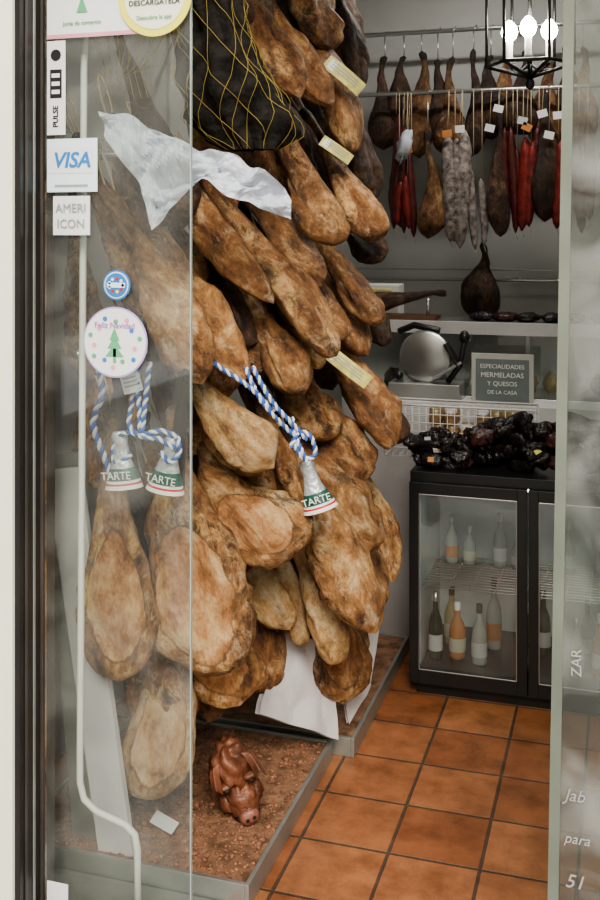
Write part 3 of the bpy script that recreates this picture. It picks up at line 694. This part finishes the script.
b.obox(c+Vector((.10,-.05,.13)),(.14,.09,.012),M_slic,RY(-32)); b.obox(c+Vector((.12,-.05,.19)),(.012,.09,.12),M_blk,RY(-32))
b.tube([c+Vector((.10,-.07,.08)),c+Vector((.15,-.07,.15)),c+Vector((.17,-.07,.25))],.012,M_blk,10); b.ell(c+Vector((.17,-.07,.27)),(.022,.022,.028),M_blk)
b.ell(c+Vector((-.11,-.05,.10)),(.02,.02,.02),M_blk); b.tube([c+Vector((-.12,0,.28)),c+Vector((-.05,-.02,.31)),c+Vector((.06,-.02,.29))],.014,M_blk,10)
b.make('meat_slicer',.003)
b=MB(); b.box(-1.10,-.80,4.55,4.70,1.312,1.33,mat('holder_wood',(.12,.06,.03),.5)); b.tube([(-1.05,4.6,1.33),(-1.05,4.6,1.37)],.008,M_steel); b.tube([(-.84,4.6,1.33),(-.84,4.6,1.41)],.008,M_steel); b.make('ham_holder')
make_ham((-.76,4.6,1.43),(-1.16,4.6,1.37),.10,'d',False,(0,-.9,.4),0,.8,cord=False)
b=MB(); b.box(-1.20,-1.0,4.72,4.85,1.312,1.46,M_white); b.box(-1.17,-1.03,4.71,4.72,1.39,1.44,M_labely); b.make('cash_register',.006)
b=MB()
for k in range(9):
    x=-.60+k*.10; b.ell((x,4.62,1.332),(.06,.04,.022),random.choice([M_pack,M_pack2,M_pack]),RZ(k*20),12,8,.3,k)
b.make('sliced_meat_trays')

# ------------------------------------------------------------ rails and hanging goods
def rail(name,z,y,x0=-1.6,x1=.6,r=.011):
    b=MB(); b.tube([(x0,y,z),(x1,y,z)],r,M_steel,10)
    for x in (x0+.1,-.5,x1-.1): b.tube([(x,y,z),(x,5.3,z)],.008,M_steel,8)
    return b.make(name)
rail('hanging_rail',2.38,4.97); rail('hanging_rail',2.70,5.10); rail('hanging_rail',1.47,5.12,r=.008)
b=MB(); b.tube([(-1.6,5.12,1.52),(.6,5.12,1.52)],.004,M_steel); b.make('rail_cable')
def hang(x,ztop,zbot,w,kind,y=4.95,hook=None):
    make_ham((x,y,ztop),(x+random.uniform(-.01,.01),y-.01,zbot),w,kind,False,(random.uniform(-.4,.4),-1,0),random.uniform(-.4,.4),.7,random.choice([-1,1]),36,24,cord=False,lump=.6)
    b=MB(); b.tube([(x,y,ztop-.03),(x,y,hook-.012)],.0035,M_steel,6); b.tube([(x,y,hook-.012),(x+.012,y+.012,hook+.016),(x,y+.03,hook+.01)],.0035,M_steel,6); b.make('meat_hook')
hang(-.905,2.19,1.67,.14,'b',hook=2.38)
hang(-.565,2.28,1.68,.12,'d',hook=2.38)
hang(-.345,2.36,1.75,.17,'d',hook=2.38)
hang(-1.04,2.2,1.72,.13,'d',y=5.02,hook=2.38)
hang(-.66,1.66,1.27,.20,'d',5.06,1.70)
x=-1.15
while x<-.15:
    hang(x,2.66+random.uniform(-.10,.0),2.10+random.uniform(-.06,.10),random.uniform(.12,.19),random.choice('dddb'),5.09+random.uniform(-.02,.02),2.70)
    x+=random.uniform(.07,.11)
def sausage(name,items,hookz,m,y=4.95,str_=M_cord):
    b=MB()
    for (x,zt,zb,r) in items:
        n=16; pts=[];rs=[]
        for i in range(n+1):
            s=i/n; pts.append((x+.012*math.sin(3*s+x*40),y,zt+(zb-zt)*s)); rs.append(r*max(.12,math.sin(math.pi*min(1,max(0,s)))**.35)*(1+.18*noise.noise(Vector((x*30,s*9,0)))))
        b.tube(pts,rs,m,16)
        b.tube([(x,y,zt),(x,y,hookz)],.002,str_,5)
        b.tube([(x+.012*math.sin(3+x*40),y,zb),(x+.012*math.sin(3+x*40)+.01,y,zb-.03)],.002,str_,5)
    return b.make(name)
M_chor=mat('chorizo_red',(.20,.022,.016),.4,var=.5,scale=30,bump=.4)
M_chor2=mat('chorizo_dark',(.09,.016,.014),.4,var=.5,scale=30,bump=.4)
M_sal=mat('salchichon_white_mould',(.27,.23,.21),.8,var=.7,scale=40,bump=.5)
sausage('dark_chorizo_string',[(-1.06,2.28,1.72,.026),(-1.02,2.22,1.70,.028),(-.985,2.1,1.68,.024)],2.38,M_chor2)
sausage('red_chorizo_string',[(-1.0,1.98,1.72,.022),(-1.04,1.96,1.74,.022)],2.38,M_chor,4.93)
sausage('white_salchichon_bunch',[(-.80,2.17,1.66,.042),(-.735,2.19,1.63,.045),(-.77,2.15,1.66,.04)],2.38,M_sal,4.93)
sausage('white_salchichon_bunch',[(-.685,2.0,1.62,.022),(-.645,1.96,1.64,.02)],2.38,M_sal,4.95)
sausage('red_chorizo_string',[(-.45,2.15,1.71,.034),(-.415,2.13,1.73,.032)],2.38,M_chor,4.93)
sausage('red_chorizo_string',[(-.29,2.13,1.72,.036),(-.25,2.18,1.70,.03)],2.38,M_chor,4.93)
sausage('dark_chorizo_string',[(-.50,2.2,1.70,.024),(-.53,2.2,1.74,.022),(-.48,2.1,1.75,.02)],2.38,M_chor2)
sausage('dark_chorizo_string',[(-.38,2.2,1.78,.026),(-.20,2.2,1.70,.03),(-.16,2.2,1.76,.03)],2.38,M_chor2)
b=MB()
for (x,z) in ((-1.0,2.16),(-.99,2.10),(-.80,2.17),(-.74,2.19),(-.60,2.19),(-.45,2.22),(-.43,2.19),(-.29,2.24),(-.33,2.15),(-.56,2.28),(-.36,2.25),(-.25,2.19)):
    b.obox((x,4.88,z),(.045,.003,.035),random.choice([M_twhite,M_twhite,M_card,M_or]),RY(random.uniform(-30,30)))
    b.tube([(x,4.88,z+.02),(x,4.95,2.38)],.0012,M_cord,4)
b.make('price_tags')
b=MB(); b.ell((-1.0,4.87,2.12),(.03,.02,.07),M_paper,RY(15),12,8,.9,2); b.make('plastic_tag_bag')

# ------------------------------------------------------------ lantern
M_bulb=mat('bulb_lit',(1.,.93,.80),.3,emit=40,var=0)
b=MB(); lc=Vector((-.29,3.40,0)); hw=.138
hexs=[(lc.x+hw*math.cos(math.radians(a)),lc.y+hw*math.sin(math.radians(a))) for a in (0,60,120,180,240,300)]
for z in (2.24,2.75): b.tube([(x,y_,z) for x,y_ in hexs],.006,M_blk,8,True)
for x,y_ in hexs:
    b.tube([(x,y_,2.24),(x,y_,2.75)],.005,M_blk,8); b.tube([(x,y_,2.75),(lc.x,lc.y,2.92)],.006,M_blk,8); b.tube([(x,y_,2.24),(lc.x,lc.y,2.20)],.006,M_blk,8)
b.tube([(lc.x,lc.y,3.2),(lc.x,lc.y,2.18)],.007,M_blk,8); b.ell((lc.x,lc.y,2.18),(.015,.015,.02),M_blk)
b.lathe([(0,3.2),(.05,3.2),(.05,3.18),(0,3.17)],(lc.x,lc.y,0),M_blk,20)
for dx,dy in ((-.065,.0),(.0,-.06),(.06,.01)):
    c=Vector((lc.x+dx,lc.y+dy,2.265))
    b.tube([(lc.x,lc.y,2.245),(lc.x+dx*.5,lc.y+dy*.5,2.22),(c.x,c.y,2.245)],.005,M_blk,8)
    b.lathe([(0,-.02),(.02,-.015),(.011,0),(.011,.055),(0,.055)],c,M_card,14)
    b.lathe([(.010,.055),(.022,.068),(.027,.085),(.022,.103),(.008,.12),(0,.123)],c,M_bulb,16)
b.make('hanging_lantern')

# ------------------------------------------------------------ lights
def area(name,loc,rot,size,size_y,e,col=(1,1,1)):
    l=bpy.data.lights.new(name,'AREA'); l.shape='RECTANGLE'; l.size=size; l.size_y=size_y; l.energy=e; l.color=col
    o=bpy.data.objects.new(name,l); COL.objects.link(o); o.location=loc; o.rotation_euler=rot; return o
b=MB(); b.box(-.9,.1,4.30,4.42,3.15,3.2,M_white); b.make('added_lamp_housing')  # housing above the view, added to go with the fill light
area('added_fill_light',(-.4,4.36,3.14),(0,0,0),.9,.1,11,(1,.97,.92))  # added fill light, brightens the back of the shop
s=bpy.data.lights.new('sun','SUN'); s.energy=3.0; s.angle=math.radians(28); s.color=(1,.93,.81)
so=bpy.data.objects.new('sun',s); COL.objects.link(so)
d=Vector((-.35,1,-.85)); so.rotation_euler=d.to_track_quat('-Z','Y').to_euler(); so.location=(0,-3,5)
w=bpy.data.worlds.new('World'); sc.world=w; w.use_nodes=True
bg=w.node_tree.nodes['Background']; bg.inputs[0].default_value=(.98,.98,.98,1); bg.inputs[1].default_value=1.15

cd=bpy.data.cameras.new('camera'); cam=bpy.data.objects.new('camera',cd); COL.objects.link(cam)
cam.location=(0,0,1.7); cam.rotation_euler=(math.radians(90),0,math.radians(17.4))
cd.sensor_fit='VERTICAL'; cd.sensor_height=36; cd.lens=41.4; cd.shift_y=-217/900
sc.camera=cam
